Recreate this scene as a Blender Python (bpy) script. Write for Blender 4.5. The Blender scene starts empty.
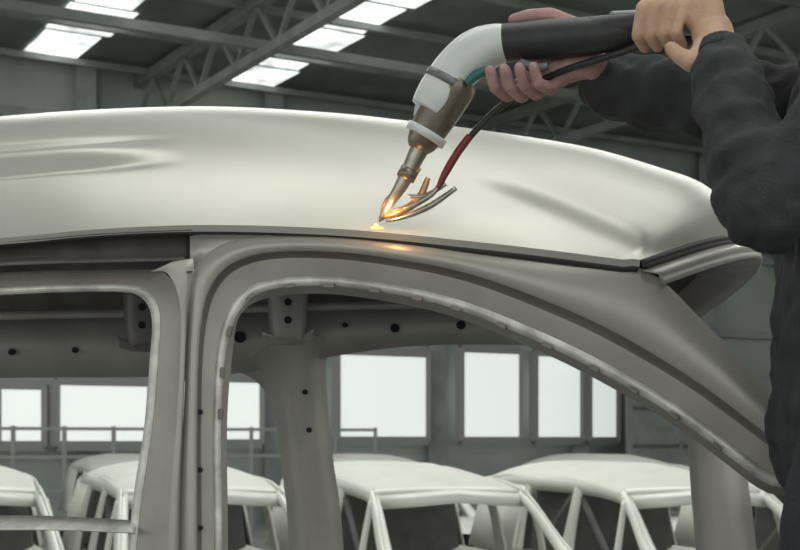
import bpy, bmesh, math, random
from mathutils import Vector, Matrix
random.seed(4)
CAMZ=1.8; FP=1360.0; HZ=440.0
sc=bpy.context.scene
sc.view_settings.view_transform='Standard'

# ---------- survey helpers: turn measured bearings + known distance into metres ----------
def W(a,b,d): return Vector(((a-400)/FP*d, d, CAMZ+(HZ-b)/FP*d))
CA=math.radians(12); c_,s_=math.cos(CA),math.sin(CA)
def CW(u,v,w): return Vector((u*c_+v*s_, 3-u*s_+v*c_, w))      # car frame -> world
def Cuw(a,b,v):
    rx=(a-400)/FP
    u=(rx*3+v*(rx*c_-s_))/(c_+rx*s_)
    y=3-u*s_+v*c_
    return u, CAMZ+(HZ-b)/FP*y
def C(a,b,v):
    u,w=Cuw(a,b,v); return CW(u,v,w)

# ---------- materials ----------
def mat(name,col,rough=.5,metal=0.,var=.0,scale=6.,bump=0.,bscale=40.,emit=None,estr=0.,coat=0.):
    m=bpy.data.materials.new(name); m.use_nodes=True
    nt=m.node_tree; b=nt.nodes['Principled BSDF']
    b.inputs['Base Color'].default_value=(*col,1); b.inputs['Roughness'].default_value=rough
    b.inputs['Metallic'].default_value=metal
    if coat: b.inputs['Coat Weight'].default_value=coat
    tc=nt.nodes.new('ShaderNodeTexCoord')
    if var>0:
        n=nt.nodes.new('ShaderNodeTexNoise'); n.inputs['Scale'].default_value=scale; n.inputs['Detail'].default_value=5
        nt.links.new(tc.outputs['Object'],n.inputs['Vector'])
        r=nt.nodes.new('ShaderNodeValToRGB')
        r.color_ramp.elements[0].position=.3; r.color_ramp.elements[1].position=.7
        r.color_ramp.elements[0].color=(*[max(0,x*(1-var)) for x in col],1)
        r.color_ramp.elements[1].color=(*[min(1,x*(1+var)) for x in col],1)
        nt.links.new(n.outputs['Fac'],r.inputs['Fac']); nt.links.new(r.outputs['Color'],b.inputs['Base Color'])
    if bump>0:
        n2=nt.nodes.new('ShaderNodeTexNoise'); n2.inputs['Scale'].default_value=bscale
        nt.links.new(tc.outputs['Object'],n2.inputs['Vector'])
        bp=nt.nodes.new('ShaderNodeBump'); bp.inputs['Strength'].default_value=bump; bp.inputs['Distance'].default_value=.01
        nt.links.new(n2.outputs['Fac'],bp.inputs['Height']); nt.links.new(bp.outputs['Normal'],b.inputs['Normal'])
    if emit:
        b.inputs['Emission Color'].default_value=(*emit,1); b.inputs['Emission Strength'].default_value=estr
    return m
M_roof=mat('roof_steel_primer',(.50,.495,.44),.36,.40,.05,2.5)
M_side=mat('body_side_steel',(.40,.385,.345),.38,.40,.08,3.)
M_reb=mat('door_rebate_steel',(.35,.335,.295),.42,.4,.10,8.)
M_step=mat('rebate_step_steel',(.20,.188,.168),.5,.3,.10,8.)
M_flange=mat('weld_flange',(.64,.63,.58),.4,.3,.3,18.)
M_inner=mat('inner_panel_steel',(.40,.385,.345),.5,.3,.10,6.)
M_innerD=mat('inner_shaded_steel',(.14,.13,.115),.6,.3,.2,8.)  # shade under the roof and along recessed rails put into a darker steel colour
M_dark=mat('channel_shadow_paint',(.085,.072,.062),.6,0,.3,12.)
M_black=mat('seam_sealer_black',(.028,.026,.024),.5)
M_hole=mat('hole_void',(.02,.02,.02),.9)
M_jacket=mat('jacket_cloth',(.032,.034,.037),.9,0,.25,14.,.25,160.)
M_trou=mat('trouser_cloth',(.028,.030,.036),.85,0,.2,14.,.3,90.)
M_skin=mat('skin',(.56,.36,.25),.5,0,.10,30.,.1,200.)
M_glove=mat('skin_ruddy',(.40,.24,.22),.6,0,.25,30.,.2,150.)
M_hair=mat('hair_black',(.012,.011,.010),.6,0,.2,60.)
M_white=mat('gun_white_plastic',(.62,.65,.63),.35,0,.05,20.)
M_blackp=mat('gun_black_grip',(.028,.028,.030),.5,0,.2,30.)
M_greyp=mat('gun_grey_connector',(.16,.17,.17),.4,.3)
M_brown=mat('gun_bronze_collar',(.22,.18,.14),.35,.6,.2,30.)
M_steel=mat('nozzle_steel',(.42,.39,.33),.3,.8,.2,40.)
M_copper=mat('copper_wire',(.58,.34,.17),.35,.7,.2,40.)
M_red=mat('red_hose',(.18,.025,.02),.45)
M_teal=mat('teal_ring',(.03,.14,.12),.4)
M_van=mat('van_body_primer',(.66,.665,.61),.42,.05,.05,3.)
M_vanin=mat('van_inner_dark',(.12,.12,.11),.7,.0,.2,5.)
M_wall=mat('wall_sheet',(.40,.43,.40),.8,0,.18,.5)  # lightened so the colour carries the hall's haze
M_ceil=mat('ceiling_sheet',(.20,.222,.21),.8,0,.30,.6)
M_truss=mat('truss_paint',(.27,.29,.275),.6,.1,.2,2.)  # haze of the distance lifted into this paint tone
M_col=mat('column_paint',(.29,.305,.29),.6,.1,.2,2.)
M_floor=mat('floor_concrete',(.36,.36,.35),.6,0,.2,.8)
M_frame=mat('window_frame',(.34,.345,.32),.6)
M_yel=mat('stand_paint',(.25,.25,.26),.6,.2,.1,3.)
M_pane=mat('window_daylight',(.8,.82,.8),.4,0,emit=(.93,1.,.93),estr=.60)
def skymat():
    m=mat('skylight_panel',(.6,.6,.6),.5,0,emit=(.96,1.,.98),estr=1.5)
    nt=m.node_tree; b=nt.nodes['Principled BSDF']; tc=nt.nodes.new('ShaderNodeTexCoord')
    n=nt.nodes.new('ShaderNodeTexNoise'); n.inputs['Scale'].default_value=1.3; n.inputs['Detail'].default_value=3
    mr=nt.nodes.new('ShaderNodeMapRange'); mr.inputs[1].default_value=.35; mr.inputs[2].default_value=.65; mr.inputs[3].default_value=.6; mr.inputs[4].default_value=1.9
    nt.links.new(tc.outputs['Object'],n.inputs['Vector']); nt.links.new(n.outputs['Fac'],mr.inputs[0]); nt.links.new(mr.outputs[0],b.inputs['Emission Strength'])
    return m
M_sky=skymat()
M_spark=mat('weld_glow',(1,.5,.2),.5,0,emit=(1,.42,.12),estr=2.2)

# ---------- mesh helpers ----------
def empty(name,loc=(0,0,0)):
    e=bpy.data.objects.new(name,None); e.location=loc; e.empty_display_size=.2
    sc.collection.objects.link(e); return e
def link(name,me,m,parent=None,smooth=True):
    o=bpy.data.objects.new(name,me); sc.collection.objects.link(o)
    if m: me.materials.append(m)
    if smooth:
        for p in me.polygons: p.use_smooth=True
    if parent:
        o.parent=parent; o.matrix_parent_inverse=Matrix.Translation(-Vector(parent.location))
    return o
def mk(name,v,f,m,parent=None,smooth=True,solid=0,bevel=0,off=0):
    me=bpy.data.meshes.new(name); me.from_pydata([tuple(x) for x in v],[],f); me.update()
    o=link(name,me,m,parent,smooth)
    if solid:
        md=o.modifiers.new('s','SOLIDIFY'); md.thickness=solid; md.offset=off
    if bevel:
        md=o.modifiers.new('b','BEVEL'); md.width=bevel; md.segments=2
    return o
def cr(pts,n):
    pts=[tuple(p) for p in pts]; P=[pts[0]]+pts+[pts[-1]]; out=[]
    for i in range(1,len(P)-2):
        p0,p1,p2,p3=P[i-1:i+3]
        for k in range(n):
            t=k/n
            out.append(tuple(.5*(2*b+(-a+c)*t+(2*a-5*b+4*c-d)*t*t+(-a+3*b-3*c+d)*t**3) for a,b,c,d in zip(p0,p1,p2,p3)))
    out.append(pts[-1]); return out
def loft(name,curves,m,parent=None,solid=0,smooth=True):
    n=len(curves[0]); v=[p for c in curves for p in c]; f=[]
    for i in range(len(curves)-1):
        for j in range(n-1): f.append((i*n+j,i*n+j+1,(i+1)*n+j+1,(i+1)*n+j))
    return mk(name,v,f,m,parent,smooth,solid)
def tube(name,pts,rads,m,parent=None,seg=16,n=4):
    q=cr([(*p,r) for p,r in zip(pts,rads)],n)
    v=[];f=[]
    up=Vector((.13,.97,.2)).normalized()
    for i,a in enumerate(q):
        p=Vector(a[:3]); a0=Vector(q[max(0,i-1)][:3]); a1=Vector(q[min(len(q)-1,i+1)][:3])
        t=(a1-a0).normalized(); x=up.cross(t)
        if x.length<.05: x=Vector((0,0,1)).cross(t)
        x.normalize(); y=t.cross(x)
        for k in range(seg):
            an=2*math.pi*k/seg; v.append(p+(x*math.cos(an)+y*math.sin(an))*max(a[3],.0005))
    for i in range(len(q)-1):
        for k in range(seg):
            k2=(k+1)%seg; f.append((i*seg+k,i*seg+k2,(i+1)*seg+k2,(i+1)*seg+k))
    f.append(tuple(range(seg))[::-1]); f.append(tuple((len(q)-1)*seg+k for k in range(seg)))
    return mk(name,v,f,m,parent)
def beam(bm,p,q,w,h=None):
    h=h or w; p=Vector(p);q=Vector(q); t=(q-p).normalized()
    x=t.cross(Vector((0,0,1)))
    if x.length<.01: x=Vector((1,0,0))
    x.normalize(); y=x.cross(t)
    vs=[bm.verts.new(b+x*sx*w/2+y*sy*h/2) for b in (p,q) for sx,sy in((-1,-1),(1,-1),(1,1),(-1,1))]
    for fc in((0,1,2,3),(7,6,5,4),(0,4,5,1),(1,5,6,2),(2,6,7,3),(3,7,4,0)): bm.faces.new([vs[i] for i in fc])
def bmobj(name,bm,m,parent=None,smooth=False,bevel=0):
    bmesh.ops.recalc_face_normals(bm,faces=bm.faces)
    me=bpy.data.meshes.new(name); bm.to_mesh(me); bm.free()
    o=link(name,me,m,parent,smooth)
    if bevel:
        md=o.modifiers.new('b','BEVEL'); md.width=bevel; md.segments=2
    return o
def chain(bm,pts,rads,sub=2):
    for p,r in zip(pts,rads):
        bmesh.ops.create_icosphere(bm,subdivisions=sub,radius=r,matrix=Matrix.Translation(Vector(p)))
    for i in range(len(pts)-1):
        a,b=Vector(pts[i]),Vector(pts[i+1]); d=(b-a)
        if d.length<1e-5: continue
        M=Matrix.Translation((a+b)/2)@d.to_track_quat('Z','Y').to_matrix().to_4x4()
        bmesh.ops.create_cone(bm,cap_ends=True,segments=20,radius1=rads[i],radius2=rads[i+1],depth=d.length,matrix=M)
def fuse(name,bm,m,parent,vox,smooth=4,disp=0,dscale=.1):
    me=bpy.data.meshes.new(name); bm.to_mesh(me); bm.free()
    o=link(name,me,m,parent)
    r=o.modifiers.new('r','REMESH'); r.mode='VOXEL'; r.voxel_size=vox; r.use_smooth_shade=True
    s=o.modifiers.new('s','SMOOTH'); s.iterations=smooth; s.factor=.5
    if disp:
        t=bpy.data.textures.new(name+'_folds','CLOUDS'); t.noise_scale=dscale; t.noise_depth=1
        d=o.modifiers.new('d','DISPLACE'); d.texture=t; d.strength=disp; d.mid_level=.5; d.texture_coords='GLOBAL'
    return o

# =====================================================================  HALL
D0=31.0; e1=Vector((math.cos(math.pi/6),.5,0)); e2=Vector((-.5,math.cos(math.pi/6),0)); O=Vector((0,D0,0))
def HL(s,t,z): return O+e1*s+e2*t+Vector((0,0,z))
def hit(a,b,t=-.5):
    rx=(a-400)/FP; s=(rx*(D0+t*e2.y)+.5*t)/(e1.x-.5*rx); y=D0+.5*s+t*e2.y
    return s, CAMZ+(HZ-b)/FP*y
mk('floor',[(-45,-12,0),(55,-12,0),(55,70,0),(-45,70,0)],[(0,1,2,3)],M_floor,smooth=False)
CZ=9.3
mk('ceiling',[HL(-32,2,CZ),HL(34,2,CZ),HL(34,-38,CZ),HL(-32,-38,CZ)],[(0,1,2,3)],M_ceil,smooth=False)
mk('wall_back',[HL(-32,0.1,0),HL(34,0.1,0),HL(34,0.1,CZ),HL(-32,0.1,CZ)],[(0,1,2,3)],M_wall,smooth=False,solid=.1)
bm=bmesh.new()
for i in range(-6,8):
    s=i*4.1+.9; beam(bm,HL(s,-.15,0),HL(s,-.15,CZ),.4,.3)
for z in (4.6,6.6,8.2): beam(bm,HL(-30,-.1,z),HL(32,-.1,z),.2,.2)
for i in (0,2,4):
    s=i*4.1+.9
    beam(bm,HL(s,-.2,5),HL(s+4.1,-.2,CZ),.16); beam(bm,HL(s+4.1,-.2,5),HL(s,-.2,CZ),.16)
bmobj('wall_columns',bm,M_col)
k=0
for s in (-20.5,-16.4,-12.3,-8.2,-4.1):
    bm=bmesh.new()
    t=-.6
    while t>-24:
        L=random.choice((1.0,1.3,1.6))
        wd=random.uniform(.50,.66); o=random.uniform(-.08,.08)
        vs=[bm.verts.new(HL(s+ds+o,t+dt,CZ-.03)) for ds,dt in((-wd,0),(wd,0),(wd,-L),(-wd,-L))]; bm.faces.new(vs)
        t-=L+.12
    k+=1; bmobj('window_roof_%d'%k,bm,M_sky)
bm=bmesh.new()
for s in (-22.6,-14.4,-6.2,2.0,10.2,18.4):
    beam(bm,HL(s,0,CZ-.2),HL(s,-34,CZ-.2),.2,.2); beam(bm,HL(s,0,CZ-1.1),HL(s,-34,CZ-1.1),.16,.16)
    for i in range(20):
        t=-i*1.7; beam(bm,HL(s,t,CZ-1.1),HL(s,t-.85,CZ-.2),.08); beam(bm,HL(s,t-.85,CZ-.2),HL(s,t-1.7,CZ-1.1),.08)
bmobj('roof_girders',bm,M_truss)
bm=bmesh.new()
for i in range(12):
    t=-.8-i*2.4
    beam(bm,HL(-30,t,CZ-.15),HL(32,t,CZ-.15),.10,.12)
for t in(-6,-15.6): beam(bm,HL(-30,t,CZ-.9),HL(32,t,CZ-.9),.12,.16)
bmobj('roof_purlins',bm,M_truss)
wins=[(-60,-8,384,446),(-2,44,384,446),(57,150,380,446),(160,262,376,444),(338,428,350,441),(462,521,348,441),(536,582,352,441),(590,618,360,441)]
for i,(a0,a1,b0,b1) in enumerate(wins):
    s0,z1=hit(a0,b0); s1,_=hit(a1,b0); _,z0=hit(a0,b1)
    e=empty('window_%d'%(i+1),HL((s0+s1)/2,-.4,z0))
    mk('pane',[HL(s0,-.5,z0),HL(s1,-.5,z0),HL(s1,-.5,z1),HL(s0,-.5,z1)],[(0,1,2,3)],M_pane,e,False)
    bm=bmesh.new()
    for p,q in(((s0,z0),(s1,z0)),((s1,z0),(s1,z1)),((s1,z1),(s0,z1)),((s0,z1),(s0,z0))):
        beam(bm,HL(p[0],-.42,p[1]),HL(q[0],-.42,q[1]),.2)
    bmobj('frame',bm,M_frame,e)
bm=bmesh.new()
s0,_=hit(600,400); s1,_=hit(700,400)
for z in (.3,1.2,2.1,3.0):
    beam(bm,HL(s0,-1.6,z),HL(s1+3,-1.6,z),.12,1.0)
for i in range(5):
    s=s0+i*(s1+3-s0)/4; beam(bm,HL(s,-1.6,0),HL(s,-1.6,3.4),.14)
bmobj('storage_rack',bm,M_col)
bm=bmesh.new()
for i in range(14):
    s=-14+i*.9; beam(bm,HL(s,-3,0),HL(s,-3,2.05),.07)
for z in(.9,1.5,2.0): beam(bm,HL(-14,-3,z),HL(-2.3,-3,z),.06)
bmobj('safety_railing',bm,M_frame)

# =====================================================================  BACKGROUND VANS
def van(px_front,dist,yaw):
    base=W(px_front,HZ,dist); base.z=0
    e=empty('van_body',base)
    f=Vector((math.sin(yaw),-math.cos(yaw),0)); l=Vector((math.cos(yaw),math.sin(yaw),0))
    def V(x,y,z): return base+f*(x-.5)+l*(y+.64)+Vector((0,0,z))
    nx,ny=20,21; v=[];fc=[]
    def roofz(x,yy):
        tx=(x+2.1)/2.6
        dome=(1-abs(yy)**2.6)*.13*min(1,(1-tx)*2.2+.15)
        return 1.46-.10*max(0,(tx-.6)/.4)**2-.05*max(0,(.2-tx)/.2)**2+dome
    for i in range(nx+1):
        x=-2.1+i*2.6/nx; tx=i/nx
        for j in range(ny+1):
            yy=-1+2*j/ny
            bow=.16*(1-yy*yy)*max(0,(tx-.7)/.3)
            rib=-.012 if (3<=i<=15 and j in(5,9,12,16)) else 0
            v.append(V(x+bow,yy*.67,roofz(x,yy)+rib))
    for i in range(nx):
        for j in range(ny):
            a=i*(ny+1)+j; fc.append((a,a+1,a+ny+2,a+ny+1))
    mk('roof_panel',v,fc,M_van,e,True,.03)
    def strip(nm,pts,wds,inw=.0,m=M_van):
        q=cr([(*p,w_) for p,w_ in zip(pts,wds)],4)
        L=[];R=[];Md=[]
        for i,a in enumerate(q):
            a0=q[max(0,i-1)];a1=q[min(len(q)-1,i+1)]
            tx,tz=a1[0]-a0[0],a1[2]-a0[2]; ln=math.hypot(tx,tz) or 1
            nx_,nz_=-tz/ln,tx/ln; h=a[3]/2; sg=1 if a[1]>0 else -1
            L.append(V(a[0]+nx_*h,a[1]-.02*sg,a[2]+nz_*h)); R.append(V(a[0]-nx_*h,a[1]-.02*sg,a[2]-nz_*h)); Md.append(V(a[0],a[1]+.012*sg,a[2]))
        loft(nm,[L,Md,R],m,e,.02)
    for sg in(-1,1):
        K=lambda pts: [(x,y*sg,z) for x,y,z in pts]
        strip('roof_rail',K([(.6,.66,1.335),(.1,.67,1.40),(-.9,.68,1.42),(-1.7,.67,1.41),(-2.15,.66,1.37)]),[.10,.12,.13,.13,.14])
        strip('a_pillar',K([(.50,.665,1.37),(.72,.70,1.24),(1.02,.76,.99),(1.3,.80,.78)]),[.12,.10,.11,.18])
        strip('quarter_light_post',K([(.62,.69,1.32),(.66,.76,1.05),(.66,.81,.78)]),[.06,.06,.10])
        strip('b_pillar',K([(-.2,.67,1.42),(-.18,.75,1.12),(-.18,.82,.78)]),[.16,.16,.24])
        strip('c_pillar',K([(-1.15,.67,1.42),(-1.15,.75,1.12),(-1.15,.82,.78)]),[.14,.16,.24])
        # closed cargo side panel behind the c pillar
        loft('cargo_side_panel',[[V(x,.67*sg,1.42) for x in(-1.1,-1.6,-2.1)],[V(x,.755*sg,1.12) for x in(-1.1,-1.6,-2.14)],[V(x,.82*sg,.78) for x in(-1.1,-1.6,-2.2)]],M_van,e,.02)
        tube('a_pillar_front_face',[V(.54,.64*sg,1.35),V(.75,.67*sg,1.22),V(1.08,.72*sg,.96),V(1.34,.75*sg,.79)],[.045,.042,.045,.06],M_van,e,8,4)
    hx=[(-.64,.54),(-.35,.66),(0,.70),(.35,.66),(.64,.54)]
    loft('windscreen_header',[[V(x,y,1.35+.05*(1-abs(y)/.64)) for y,x in hx],[V(x+.05,y,1.31+.05*(1-abs(y)/.64)) for y,x in hx],[V(x+.05,y,1.25+.05*(1-abs(y)/.64)) for y,x in hx]],M_van,e,.02)
    # tail: closed rear doors frame
    loft('rear_doors',[[V(-2.12,y,1.38) for y in(-.62,0,.62)],[V(-2.2,y,1.05) for y in(-.7,0,.7)],[V(-2.24,y,.6) for y in(-.76,0,.76)]],M_van,e,.02)
    bm=bmesh.new()
    for x in(-.3,-1.1): beam(bm,V(x,-.62,1.43),V(x,.62,1.43),.08,.05)
    beam(bm,V(1.0,-.7,.82),V(1.0,.7,.82),.1,.12); beam(bm,V(.5,-.72,.8),V(-.15,-.66,1.33),.04)
    beam(bm,V(-.9,-.72,.8),V(-.3,-.66,1.33),.04)
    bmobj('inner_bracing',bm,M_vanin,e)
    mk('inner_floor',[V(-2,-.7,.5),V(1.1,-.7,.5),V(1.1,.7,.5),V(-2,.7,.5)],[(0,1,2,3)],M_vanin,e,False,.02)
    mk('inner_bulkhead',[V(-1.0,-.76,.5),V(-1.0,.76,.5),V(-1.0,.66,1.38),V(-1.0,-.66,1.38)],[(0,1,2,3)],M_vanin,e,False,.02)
    secs=[(2.12,.60,.66,.42),(2.0,.72,.72,.34),(1.6,.79,.78,.32),(1.25,.81,.82,.32),(1.2,.81,.82,.32),(0,.83,.82,.32),(-1.2,.83,.82,.32),(-2.1,.81,.82,.34),(-2.25,.76,.80,.40)]
    curves=[]
    for x,hw,zt,zb in secs:
        prof=[(-hw*.9,zb),(-hw,zb+.13),(-hw,(zb+zt)/2),(-hw*.98,zt-.04),(-hw*.90,zt),(0,zt+.02 if x>1.21 else zt-.35),(hw*.90,zt),(hw*.98,zt-.04),(hw,(zb+zt)/2),(hw,zb+.13),(hw*.9,zb),(0,zb),(-hw*.9,zb)]
        curves.append([V(x,a,b) for a,b in prof])
    loft('lower_body',curves,M_van,e)
    bm=bmesh.new()
    for x in(1.55,-1.5):
        for sg in(-1,1):
            c=V(x,sg*.79,.33); Mx=Matrix.Translation(c)@l.to_track_quat('Z','Y').to_matrix().to_4x4()
            bmesh.ops.create_cone(bm,cap_ends=True,segments=28,radius1=.3,radius2=.3,depth=.1,matrix=Mx)
    bmobj('wheel_arches',bm,M_hole,e)
    bm=bmesh.new()
    for sg in(-.6,.6): beam(bm,V(-2.2,sg,.14),V(2.1,sg,.14),.12,.12)
    for x in(-1.8,0,1.7):
        beam(bm,V(x,-.6,.26),V(x,.6,.26),.1,.12)
        for sg in(-.6,.6): beam(bm,V(x,sg,0),V(x,sg,.4),.1)
    bmobj('skid',bm,M_yel,e)
for a in (-128,122,372,622,872): van(a,10.8,math.radians(20))
for a in (-130,125,380,640,900): van(a-30,17.6,math.radians(20))

# =====================================================================  NEAR CAR BODY
car=empty('car_body_shell',CW(0,.75,.7))
st=[(-450,266,-450,168),(-300,256,-300,145),(-150,247,-150,128),(0,238,0,117),(100,229,100,110),(200,225,215,107),(300,227,330,113),(380,232,415,122),(450,239,500,133),(520,246,590,148),(580,252,660,168),(612,255,703,184),(630,257,728,208),(640,260,743,238)]
st=cr(st,14)
edge=[];crest=[]
for a0,b0,a1,b1 in st:
    edge.append(Cuw(a0,b0,0)); crest.append(Cuw(a1,b1,.6))
NV=200
rowsR=[]
def ss(x,a,b):
    t=min(1,max(0,(x-a)/(b-a))); return t*t*(3-2*t)
fs=.97
for (u0,w0),(u1,w1),s in zip(edge,crest,st):
    row=[]
    for j in range(NV+1):
        v=1.5*j/NV; q=min(v,1.5-v)
        f=1-(1-q/.75)**2.2
        k=min(1.03,f/fs)
        u=u0+(u1-u0)*min(1.02,k)
        w=w0+(w1-w0)*k
        a=s[0]
        # pressed swage: a clean step line that fades out above the sliding door
        fade=1-ss(a,90,200)
        w+=fade*(-.020*math.exp(-((q-.165)/.016)**2)+.012*math.exp(-((q-.205)/.022)**2)-.010*math.exp(-((q-.25)/.012)**2))
        if a>400:
            vc=.22-(a-400)/240*.185
            am=ss(a,420,500)*(1-ss(a,622,640))
            # offset step crease
            w+=am*.020*(1/(1+math.exp(-(q-vc)/.010))-.5)*math.exp(-((q-vc)/.09)**2)
        row.append(CW(u,v,w))
    rowsR.append(row)
loft('roof_panel',rowsR,M_roof,car)
loft('roof_edge_flange',[[r[0] for r in rowsR],[r[0]+Vector((0,.008,-.014)) for r in rowsR]],M_roof,car)
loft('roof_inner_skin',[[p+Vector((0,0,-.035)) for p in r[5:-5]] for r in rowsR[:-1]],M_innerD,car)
ed=[r[0] for r in rowsR]
n=len(ed)
tube('roof_ditch_seam',[ed[i]+Vector((0,.02,-.014)) for i in range(0,n,7)],[ .005+.007*ss(st[i][0],360,520) for i in range(0,n,7)],M_black,car,10,2)
hd=rowsR[-1]
dx=CW(1,0,0)-CW(0,0,0)
loft('windscreen_seam',[[p+dx*.004 for p in hd],[p+dx*.008+Vector((0,0,-.022)) for p in hd]],M_black,car,.006)
loft('windscreen_header',[[p+dx*.006+Vector((0,0,-.022)) for p in hd],[p+dx*.040+Vector((0,0,-.030)) for p in hd],[p+dx*.045+Vector((0,0,-.056)) for p in hd]],M_side,car,.004)
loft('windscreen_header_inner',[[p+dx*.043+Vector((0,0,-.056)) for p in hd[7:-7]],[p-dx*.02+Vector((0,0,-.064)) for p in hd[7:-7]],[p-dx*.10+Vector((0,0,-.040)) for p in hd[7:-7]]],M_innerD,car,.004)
def P(pts,v,n=6):
    out=[]
    vs=v if isinstance(v,(list,tuple)) else [v]*len(pts)
    for a,b,vv in cr([(p[0],p[1],x) for p,x in zip(pts,vs)],n): out.append(C(a,b,vv))
    return out
Dc=[(214,900),(214,550),(213,430),(218,345),(236,298),(270,280),(330,277),(400,286),(460,300),(530,327),(600,360),(680,407),(765,470),(840,530),(865,900)]
Ec=[(222,900),(222,550),(221,430),(226,350),(243,306),(274,289),(330,286),(398,295),(456,309),(525,336),(594,369),(674,416),(758,479),(830,538),(855,900)]
Cc=[(204,900),(204,550),(203,430),(207,335),(224,285),(262,264),(330,262),(402,271),(465,285),(537,312),(608,345),(690,393),(775,455),(860,518),(885,900)]
Bc=[(194,900),(195,550),(195,430),(199,325),(215,275),(256,252),(330,249),(405,258),(470,271),(545,297),(620,331),(700,380),(780,440),(878,506),(905,900)]
Ac=[(178,900),(180,550),(183,430),(188,325),(194,270),(232,240),(315,235),(402,242),(475,251),(560,260),(645,270),(712,330),(780,396),(900,486),(985,900)]
def mix(A,B,t): return [(a*(1-t)+c*t,b*(1-t)+d*t) for (a,b),(c,d) in zip(A,B)]
cA=P(Ac,.022);cM=P(mix(Ac,Bc,.5),-.004);cB=P(Bc,.0);cB1=P(mix(Bc,Cc,.2),.006);cB2=P(mix(Bc,Cc,.5),.030);cC=P(mix(Bc,Cc,.75),.036);cC2=P(Cc,.037);cD=P(Dc,.045);cE=P(Ec,.05)
loft('outer_side_panel',[cA,cM,cB,cB1],M_side,car)
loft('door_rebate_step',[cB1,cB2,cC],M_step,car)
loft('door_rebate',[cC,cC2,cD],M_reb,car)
loft('door_weld_flange',[cD,cE],M_flange,car,.003)
cF=P([(a+6 if i<4 else a-2,b+ (0 if i<3 else 8)) for i,(a,b) in enumerate(Ec)],.10)
loft('inner_rail_return',[cE,cF],M_reb,car)
nrm=(CW(0,-1,0)-CW(0,0,0))
bm=bmesh.new()
acc=0
for i in range(1,len(cE)):
    acc+=(cE[i]-cE[i-1]).length
    if acc>.085 and 12<i<70:
        acc=0
        t=(cE[i]-cE[i-1]).normalized()
        beam(bm,cE[i]+nrm*.004-t*.012,cE[i]+nrm*.004+t*.012,.012,.010)
bmobj('flange_notches',bm,M_step,car,False,.002)
# hinge plates and bolt holes on the B pillar rebate
bm=bmesh.new()
for b in(412,470,528):
    Mx=Matrix.Translation(C(200,b,.024))@nrm.to_track_quat('Z','Y').to_matrix().to_4x4()
    bmesh.ops.create_cone(bm,cap_ends=True,segments=14,radius1=.006,radius2=.006,depth=.006,matrix=Mx)
bmobj('bolt_holes',bm,M_hole,car)
Rd=[(-330,305),(0,288),(70,285),(125,285),(149,291),(160,315),(158,360),(152,430),(136,550),(110,900)]
Re=[(-330,313),(0,295),(70,292),(122,292),(142,298),(152,318),(150,360),(144,430),(128,550),(102,900)]
Rc=[(-330,295),(0,279),(70,276),(130,276),(158,281),(171,310),(169,360),(164,430),(150,550),(130,900)]
Rb=[(-330,290),(0,275),(70,272),(135,271),(166,274),(180,305),(180,360),(176,430),(168,550),(155,900)]
r_b=P(Rb,.0);r_c=P(Rc,.035);r_d=P(Rd,.045);r_e=P(Re,.05)
loft('rear_rebate',[r_b,r_c,r_d],M_reb,car)
loft('rear_weld_flange',[r_d,r_e],M_flange,car,.003)
loft('b_pillar_outer',[P([(150,272),(168,274),(180,305),(180,360),(176,430),(168,550),(155,900)],0.0),P([(172,262),(184,272),(185,315),(184,370),(181,430),(174,550),(166,900)],-.008),P([(194,258),(194,280),(188,325),(185,375),(183,430),(180,550),(178,900)],.022)],M_side,car)
loft('b_pillar_top_gusset',[P([(190,236),(215,233),(245,234),(280,236)],.02),P([(190,264),(196,268),(214,256),(236,243)],.022)],M_side,car,.002)
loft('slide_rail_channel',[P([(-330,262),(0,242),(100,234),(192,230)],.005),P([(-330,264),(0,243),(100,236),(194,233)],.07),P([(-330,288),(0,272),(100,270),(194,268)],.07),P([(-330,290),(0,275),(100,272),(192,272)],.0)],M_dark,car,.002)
loft('slide_rail',[P([(-330,277),(0,262),(100,259),(185,257)],.035),P([(-330,281),(0,266),(100,263),(185,261)],.03)],M_innerD,car,.006)
loft('rear_quarter',[P([(-330,252),(-330,305),(-330,560),(-330,900)],0),P([(-420,262),(-440,400),(-450,560),(-440,900)],0),P([(-560,300),(-600,420),(-620,560),(-600,900)],.05)],M_side,car)
loft('sill',[P([(-620,900),(100,890),(400,890),(985,890)],0),P([(-620,960),(100,960),(400,960),(985,960)],-.01),P([(-600,990),(100,990),(400,990),(960,990)],.06)],M_side,car)
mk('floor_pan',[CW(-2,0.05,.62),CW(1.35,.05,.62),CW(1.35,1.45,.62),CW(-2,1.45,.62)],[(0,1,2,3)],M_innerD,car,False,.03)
for nm,g in(('front_wing',lambda v:v),('front_wing_far',lambda v:1.5-v)):
    loft(nm,[[CW(1.02,g(.0),1.68),CW(1.5,g(.02),1.62),CW(1.95,g(.1),1.5),CW(2.1,g(.3),1.42)],[CW(1.1,g(-.02),1.3),CW(1.5,g(-.03),1.28),CW(1.98,g(.06),1.2),CW(2.17,g(.3),1.15)],[CW(1.15,g(0),.66),CW(1.5,g(0),1.05),CW(1.95,g(.06),.9),CW(2.15,g(.3),.8)]],M_side,car,.004)
loft('cowl',[[CW(1.0+.12*math.sin(math.pi*t/8),.02+1.46*t/8,1.62) for t in range(9)],[CW(1.15+.1*math.sin(math.pi*t/8),.02+1.46*t/8,1.55) for t in range(9)]],M_side,car,.004)
loft('far_rail_inner',[P([(-330,330),(0,320),(150,317),(240,313),(400,309),(560,309),(640,332),(700,376),(760,425)],1.43),P([(-330,384),(0,378),(150,377),(240,373),(400,347),(560,347),(620,362),(680,408),(740,455)],1.45)] ,M_inner,car,.01)
loft('far_rail_lip',[P([(-330,322),(0,312),(150,309),(240,305),(400,301),(560,301)],1.36),P([(-330,330),(0,320),(150,317),(240,313),(400,309),(560,309)],1.36)],M_inner,car,.01)
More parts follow.
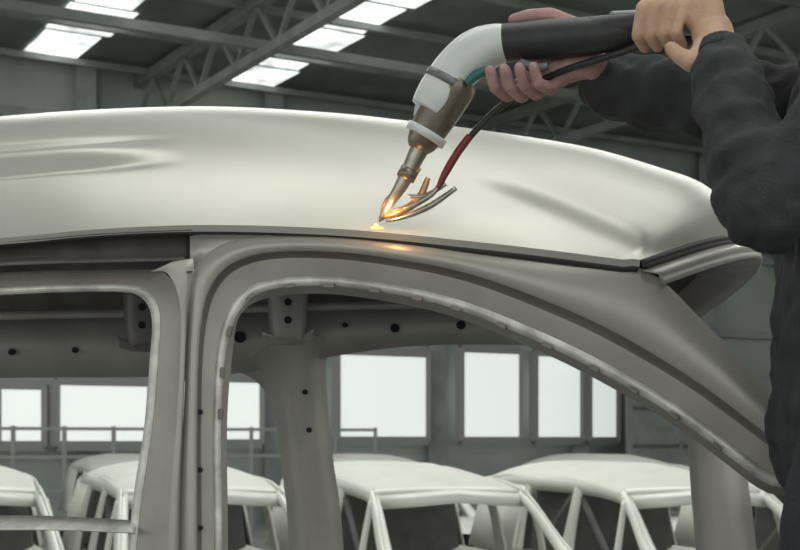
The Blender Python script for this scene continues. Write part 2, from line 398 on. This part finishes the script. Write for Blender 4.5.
loft('far_rail_upper',[P([(-330,290),(0,278),(150,275),(240,270),(400,262),(560,262),(680,300)],1.40),P([(-330,332),(0,322),(150,319),(240,315),(400,311),(560,311),(640,334)],1.44)],M_innerD,car,.01)
loft('far_b_pillar',[P([(215,372),(245,374),(268,395),(278,430),(284,480),(290,560),(300,900)],1.46),P([(300,330),(295,350),(300,372),(304,420),(310,480),(318,560),(330,900)],1.42),P([(352,345),(336,350),(326,362),(327,400),(333,460),(344,560),(358,900)],1.46)],M_inner,car,.008)
loft('far_a_pillar',[P([(684,396),(688,440),(692,500),(697,560),(720,900)],1.42),P([(712,410),(716,450),(720,500),(726,560),(740,900)],1.38),P([(738,425),(744,460),(750,500),(757,560),(790,900)],1.42)],M_inner,car,.008)
loft('far_c_pillar',[P([(-330,378),(-330,500),(-330,900)],1.45),P([(-420,378),(-420,500),(-420,900)],1.45)],M_inner,car,.008)
loft('far_side_lower',[P([(-420,640),(300,640),(900,640)],1.47),P([(-420,820),(300,820),(900,820)],1.5)],M_inner,car,.01)
loft('rear_waist_rail',[P([(-330,516),(0,516),(60,517),(136,521)],.06),P([(-330,531),(0,530),(60,530),(134,533)],.02)],M_flange,car,.004)
bm=bmesh.new()
for a,b,r in((240,337,.013),(395,328,.010),(461,325,.010),(12,352,.008),(75,350,.007),(345,325,.006),(520,327,.006),(305,392,.006),(309,430,.006)):
    v=1.405 if a in(305,309) else 1.425
    Mx=Matrix.Translation(C(a,b,v))@nrm.to_track_quat('Z','Y').to_matrix().to_4x4()
    bmesh.ops.create_cone(bm,cap_ends=True,segments=18,radius1=r*1.5,radius2=r*1.5,depth=.01,matrix=Mx)
bmobj('access_holes',bm,M_hole,car)
for a in(148,290,520,-120):
    u,_=Cuw(a,300,1.35)
    crv=[]
    for j in range(15):
        v=.06+1.34*j/14; q=min(v,1.5-v); f=1-(1-q/.75)**2.2
        k=min(range(len(edge)),key=lambda i:abs(edge[i][0]-u))
        w=edge[k][1]+(crest[k][1]-edge[k][1])*f/fs-.055
        crv.append((v,w))
    loft('roof_bow',[[CW(u-.05,v,w) for v,w in crv],[CW(u-.02,v,w-.02) for v,w in crv],[CW(u+.02,v,w-.02) for v,w in crv],[CW(u+.05,v,w) for v,w in crv]],M_inner,car,.003)
for x0,x1,y0,y1 in((124,160,291,347),(268,308,286,340)):
    loft('bow_bracket',[P([(x0,y0),(x0+2,y1-12),(x0+8,y1)],1.30),P([(x0+5,y0),(x0+7,y1-12),(x0+11,y1-2)],1.25),P([(x1-7,y0),(x1-8,y1-12),(x1-11,y1-2)],1.25),P([(x1,y0),(x1-3,y1-12),(x1-8,y1)],1.30)],M_inner if x0>200 else M_step,car,.004)
    loft('bracket_foot',[P([(x0-6,y1-10),(x0+10,y1-4),(x1-8,y1-4),(x1+6,y1-12)],1.29),P([(x0-4,y1),(x0+10,y1+4),(x1-8,y1+4),(x1+4,y1-2)],1.31)],M_side if x0>200 else M_step,car,.004)
    bm=bmesh.new()
    for b in (y0+16,y0+34):
        Mx=Matrix.Translation(C((x0+x1)/2,b,1.244))@nrm.to_track_quat('Z','Y').to_matrix().to_4x4()
        bmesh.ops.create_cone(bm,cap_ends=True,segments=14,radius1=.012,radius2=.012,depth=.008,matrix=Mx)
    bmobj('bracket_holes',bm,M_hole,car)
stand=empty('assembly_stand',CW(0,.75,0))
bm=bmesh.new()
for v in(.25,1.25):
    beam(bm,CW(-1.9,v,.5),CW(1.3,v,.5),.1,.14)
    for u in(-1.7,-.3,1.1):
        beam(bm,CW(u,v,0),CW(u,v,.6),.1)
for u in(-1.7,-.3,1.1): beam(bm,CW(u,.25,.2),CW(u,1.25,.2),.08)
bmobj('frame',bm,M_yel,stand,False,.006)

# =====================================================================  WELDING GUN
gun=empty('welding_gun',W(480,70,2.9))
def tb(nm,pp,rr,m,seg=20,n=5): return tube(nm,[W(*p) for p in pp],rr,m,gun,seg,n)
tb('nozzle',[(381,219,2.99),(392,200,2.98),(402,184,2.975),(414,160,2.97),(423,142,2.965)],[.006,.011,.015,.019,.022],M_steel)
tb('nozzle_band',[(405,179,2.974),(410,169,2.972)],[.021,.021],M_brown,20,2)
tb('collar',[(418,150,2.967),(422,142,2.965),(436,116,2.955),(452,88,2.945),(456,80,2.943)],[.022,.034,.045,.050,.046],M_brown)
tb('collar_band',[(424,138,2.964),(428,131,2.962)],[.046,.047],M_white,24,2)
tb('white_neck',[(430,112,2.952),(440,96,2.948),(455,72,2.942),(474,54,2.93),(492,46,2.92),(506,43,2.91)],[.046,.052,.050,.050,.046,.040],M_white)
tb('neck_cap',[(418,118,2.956),(426,104,2.95),(438,84,2.944)],[.012,.022,.016],M_white)
tb('neck_ring',[(446,86,2.946),(450,79,2.944)],[.0535,.0535],M_greyp,24,2)
tb('teal_ring',[(466,84,2.90),(478,74,2.895),(492,70,2.89)],[.008,.011,.008],M_teal)
tb('grip',[(500,44,2.915),(515,42,2.905),(560,38,2.86),(610,34,2.80),(640,28,2.76)],[.041,.041,.040,.036,.024],M_blackp)
tb('trigger',[(520,62,2.87),(535,68,2.86),(548,66,2.85)],[.008,.011,.008],M_greyp)
tb('rear_connector',[(612,18,2.79),(640,18,2.75),(660,19,2.72),(700,14,2.67)],[.014,.016,.016,.015],M_greyp)
tb('rear_sleeve',[(590,32,2.82),(640,24,2.755),(665,20,2.715)],[.030,.026,.020],M_blackp)
tb('gas_hose',[(441,182,2.96),(455,158,2.955),(478,128,2.95),(512,98,2.93),(560,72,2.88),(610,56,2.8),(655,42,2.72),(700,38,2.68)],[.007]*8,M_blackp,12,6)
tb('red_hose_end',[(438,188,2.955),(446,172,2.953),(458,152,2.95),(470,136,2.946)],[.005,.0085,.009,.0085],M_red,14,5)
tb('copper_wire_a',[(379,221,2.995),(395,211,2.985),(412,206,2.97),(432,194,2.96),(441,182,2.96)],[.003,.005,.006,.006,.004],M_steel,8)
tb('copper_wire_b',[(381,218,2.99),(386,202,2.985),(398,190,2.98),(412,178,2.97),(420,168,2.968)],[.003,.006,.006,.005,.004],M_copper,8)
tb('filler_clip',[(386,221,2.99),(404,217,2.98),(430,206,2.965),(456,188,2.96)],[.003,.005,.007,.005],M_steel,8)
tb('filler_clip_b',[(408,196,2.97),(425,196,2.968),(446,184,2.96)],[.004,.006,.004],M_steel,8)
tb('filler_guide',[(384,217,2.985),(400,212,2.98),(418,200,2.975),(428,178,2.97)],[.004,.008,.009,.006],M_copper,8)
bm=bmesh.new(); bmesh.ops.create_icosphere(bm,subdivisions=2,radius=.006,matrix=Matrix.Translation(C(376,226,-.004)))
chain(bm,[C(372,228,-.003),C(382,228,-.003)],[.003,.003])
bmobj('weld_pool',bm,M_spark,gun,True)
pl=bpy.data.lights.new('arc_light','POINT'); pl.energy=.30; pl.color=(1,.5,.2); pl.shadow_soft_size=.015
po=bpy.data.objects.new('arc_light',pl); sc.collection.objects.link(po); po.parent=gun; po.matrix_parent_inverse=Matrix.Translation(-gun.location); po.location=C(388,210,-.05)

# =====================================================================  WELDER
per=empty('welder',W(850,HZ,2.55)-Vector((0,0,CAMZ-1.0)))
PZ=1.0
def X(px,z,d): p=W(px,HZ,d); p.z=z; return p
bm=bmesh.new()
pel=X(862,1.93,2.52); wst=X(858,2.10,2.52); che=X(858,2.32,2.53); upc=X(852,2.43,2.54)
for dy,k in((-.07,1),(0,1.03),(.07,1)):
    o=Vector((0,dy,0)); chain(bm,[pel+o,wst+o,che+o,upc+o],[.145*k,.135*k,.14*k,.10*k])
shN=W(856,100,2.36); shF=W(846,100,2.72)
chain(bm,[shN,upc,shF],[.072,.11,.072]); chain(bm,[shN,che,shF],[.07,.13,.07])
elN=W(768,212,2.38); wrN=W(722,66,2.58)
chain(bm,[shN,(shN+elN)/2,elN],[.082,.082,.078]); chain(bm,[elN,elN.lerp(wrN,.4),elN.lerp(wrN,.85),wrN],[.078,.074,.064,.060])
ax=(wrN-elN).normalized()
for tt,rr in((.12,.083),(.30,.080),(.52,.075),(.72,.071),(.88,.067)):
    c=elN.lerp(wrN,tt); chain(bm,[c-ax*.004,c+ax*.012],[rr,rr*.96])
elF=W(722,104,2.82); wrF=W(604,86,2.93)
chain(bm,[shF,(shF+elF)/2,elF],[.075,.075,.080]); chain(bm,[elF,elF.lerp(wrF,.5),wrF],[.080,.078,.064])
chain(bm,[upc,W(842,62,2.55)],[.10,.075])
for dy in(-.08,0,.08): chain(bm,[pel+Vector((0,dy,0)),pel+Vector((0,dy,-.14))],[.145,.15])
fuse('jacket',bm,M_jacket,per,.008,2,.032,.07)
tube('cuff_near',[wrN+ax*.02,wrN+ax*.058],[.050,.040],M_jacket,per,24,3)
bm=bmesh.new()
for hip,kn,an in((pel+Vector((-.01,-.10,-.06)),X(822,1.50,2.40),X(846,1.10,2.38)),(pel+Vector((0,.10,-.06)),X(880,1.50,2.58),X(905,1.10,2.58))):
    chain(bm,[hip,hip.lerp(kn,.5),kn,kn.lerp(an,.5),an],[.125,.110,.092,.080,.07])
chain(bm,[pel+Vector((0,-.08,0)),pel+Vector((0,.08,0))],[.13,.13])
fuse('trousers',bm,M_trou,per,.012,4,.02,.12)
bm=bmesh.new()
for an in(X(846,1.10,2.38),X(905,1.10,2.58)):
    toe=Vector((an.x-.20,an.y-.01,PZ+.045)); heel=Vector((an.x+.05,an.y,PZ+.045))
    chain(bm,[an,heel],[.06,.045]); chain(bm,[heel,Vector((an.x-.06,an.y,PZ+.055)),toe],[.045,.052,.045]); chain(bm,[an,Vector((an.x-.08,an.y,PZ+.07))],[.058,.05])
fuse('boots',bm,M_black,per,.008,3)
hc=W(822,-62,2.55)
bm=bmesh.new()
F=Vector((-.86,.12,-.5)).normalized(); S=F.cross(Vector((0,0,1))).normalized(); U=S.cross(F).normalized()
def hp(f,s,u): return hc+F*f+S*s+U*u
chain(bm,[W(842,62,2.55),hp(-.03,0,-.06)],[.06,.055])
chain(bm,[hp(-.025,0,.035),hp(.02,0,.01)],[.092,.082]); chain(bm,[hp(.02,0,-.02),hp(.045,0,-.085)],[.072,.034])
chain(bm,[hp(.085,0,.02),hp(.112,0,-.02)],[.012,.014]); 
for sg in(-1,1):
    chain(bm,[hp(.085,.035*sg,.035),hp(.088,.012*sg,.032)],[.012,.010])
    chain(bm,[hp(-.01,.085*sg,.025),hp(-.005,.088*sg,-.02)],[.018,.012]); chain(bm,[hp(.05,.045*sg,-.02),hp(.02,.055*sg,-.05)],[.03,.025])
    chain(bm,[hp(.104,.009*sg,-.024),hp(.10,.012*sg,-.026)],[.008,.007])
chain(bm,[hp(.078,-.02,-.055),hp(.088,0,-.053),hp(.078,.02,-.055)],[.009,.011,.009])
fuse('head',bm,M_skin,per,.005,3)
bm=bmesh.new(); chain(bm,[hp(-.04,0,.055),hp(.005,0,.065)],[.098,.088]); chain(bm,[hp(-.055,0,.0),hp(-.05,0,-.03)],[.088,.07])
fuse('hair',bm,M_hair,per,.006,2,.01,.02)
bm=bmesh.new()
for sg in(-1,1): chain(bm,[hp(.086,.034*sg,.012)],[.013])
bmobj('eyes',bm,M_white,per,True)
bm=bmesh.new()
for sg in(-1,1): chain(bm,[hp(.096,.034*sg,.011)],[.006])
bmobj('pupils',bm,M_hair,per,True)

def axisframe(p,q):
    t=(q-p).normalized(); back=Vector((0,1,0)); back=(back-t*back.dot(t)).normalized(); up=t.cross(back); 
    if up.z<0: up=-up
    return t,back,up
def around(p,t,back,up,s,ang,r):
    a=math.radians(ang); return p+t*s+(-back*math.cos(a)+up*math.sin(a))*r
p=W(560,38,2.86); q=W(500,44,2.915); t,bk,up=axisframe(p,q)
bm=bmesh.new()
A=lambda s,an,r: around(p,t,bk,up,s,an,r)
palm=[A(-.055,222,.066),A(.0,205,.062)]
chain(bm,[wrF+(palm[0]-wrF)*.1,wrF.lerp(palm[0],.6),palm[0],palm[1],A(.05,200,.060)],[.032,.032,.034,.030,.024])
chain(bm,[palm[0],A(.02,232,.074)],[.032,.028])
for s0,ln,r in((.094,1.0,.0140),(.062,1.08,.0145),(.029,1.02,.0140),(-.002,.85,.0125)):
    mcp=A(s0-.004,230,.084); pip=A(s0+.024,264,.110*ln**.4); dip=A(s0+.036,288,.106); tp=A(s0+.040,308,.090)
    chain(bm,[A(s0*.3-.02,215,.062),mcp,pip,dip,tp],[.020,r*1.15,r*1.05,r*.97,r*.82])
chain(bm,[palm[0],A(-.02,150,.062),A(.03,112,.060),A(.075,100,.056),A(.105,92,.050)],[.028,.024,.018,.016,.012])
chain(bm,[A(-.02,170,.060),A(.04,150,.057),A(.075,140,.052)],[.022,.02,.012])
fuse('hand_front',bm,M_glove,per,.0028,2)
p=W(694,16,2.67); q=W(654,20,2.725); t,bk,up=axisframe(p,q)
bm=bmesh.new()
pc=W(712,32,2.62)
chain(bm,[wrN,wrN.lerp(pc,.5),pc],[.036,.037,.040])
for s0,ln,r in((.068,1.0,.0132),(.040,1.08,.0138),(.012,1.02,.0132),(-.014,.85,.012)):
    mcp=A(s0-.014,58,.046); mcp.y-=.008
    pip=A(s0+.010,2,.064*ln); dip=A(s0+.020,318,.072); tp=A(s0+.020,288,.066)
    chain(bm,[pc+Vector((0,-.004,.0)),pc.lerp(mcp,.55)+Vector((0,-.010,.004)),mcp,pip,dip,tp],[.030,.026,r*1.28,r*1.12,r,r*.85])
chain(bm,[wrN.lerp(pc,.75),W(704,56,2.60),W(692,62,2.59),W(680,56,2.60),W(671,48,2.61)],[.034,.030,.020,.016,.0130])
fuse('hand_rear',bm,M_skin,per,.0028,2)
bm=bmesh.new(); c=X(860,0,2.2)
beam(bm,Vector((c.x-.6,c.y+.05,PZ-.04)),Vector((c.x+1.2,c.y+.05,PZ-.04)),1.0,.08)
for dx_ in(-.5,1.1):
    for dy in(-.35,.45): beam(bm,Vector((c.x+dx_,c.y+dy,0)),Vector((c.x+dx_,c.y+dy,PZ-.06)),.07)
for dy in(-.35,.45): beam(bm,Vector((c.x-.5,c.y+dy,.4)),Vector((c.x+1.1,c.y+dy,.4)),.05)
bmobj('work_platform',bm,M_yel,None,False,.006)

# =====================================================================  LIGHT
w=bpy.data.worlds.new('World'); sc.world=w; w.use_nodes=True
bg=w.node_tree.nodes['Background']; bg.inputs[0].default_value=(.96,1.,.965,1); bg.inputs[1].default_value=1.15
def fill_lamp(x,y,z,sx,sy,pw,rot=0,name='added_overhead_lamp'):  # added fill light above the frame; its housing and stem are invented
    e=empty(name,(x,y,z))
    l=bpy.data.lights.new('fill_lamp','AREA'); l.shape='RECTANGLE'; l.size=sx; l.size_y=sy; l.energy=pw; l.color=(.99,1,.95)
    o=bpy.data.objects.new('fill_lamp',l); sc.collection.objects.link(o); o.location=(0,0,-.06); o.rotation_euler=(0,0,rot); o.parent=e
    bm=bmesh.new(); beam(bm,(-sx/2,0,0),(sx/2,0,0),sy,.08); beam(bm,(0,0,0),(0,0,CZ-z-.02),.03)
    h=bmobj('added_housing',bm,M_truss,None); h.parent=e; h.rotation_euler=(0,0,rot)
fill_lamp(-.6,3.9,6.6,4.0,.8,60)  # added to brighten the near roof from above
fill_lamp(2.2,5.5,6.6,4.0,.8,50)
fill_lamp(1.5,0.2,6.0,3.0,.8,80)  # added on the camera side to lift the A-pillar and side panel
fill_lamp(-2,13,7.4,5,1.2,300); fill_lamp(4,14,7.4,5,1.2,300)  # added fill over the background vans
# =====================================================================  CAMERA
cd=bpy.data.cameras.new('camera'); cam=bpy.data.objects.new('camera',cd); sc.collection.objects.link(cam)
cam.location=(0,0,CAMZ); cam.rotation_euler=(math.pi/2,0,0)
cd.sensor_width=36; cd.lens=36*FP/800; cd.shift_y=(HZ-275)/800; cd.clip_end=300
cd.dof.use_dof=True; cd.dof.focus_distance=2.9; cd.dof.aperture_fstop=9
sc.camera=cam
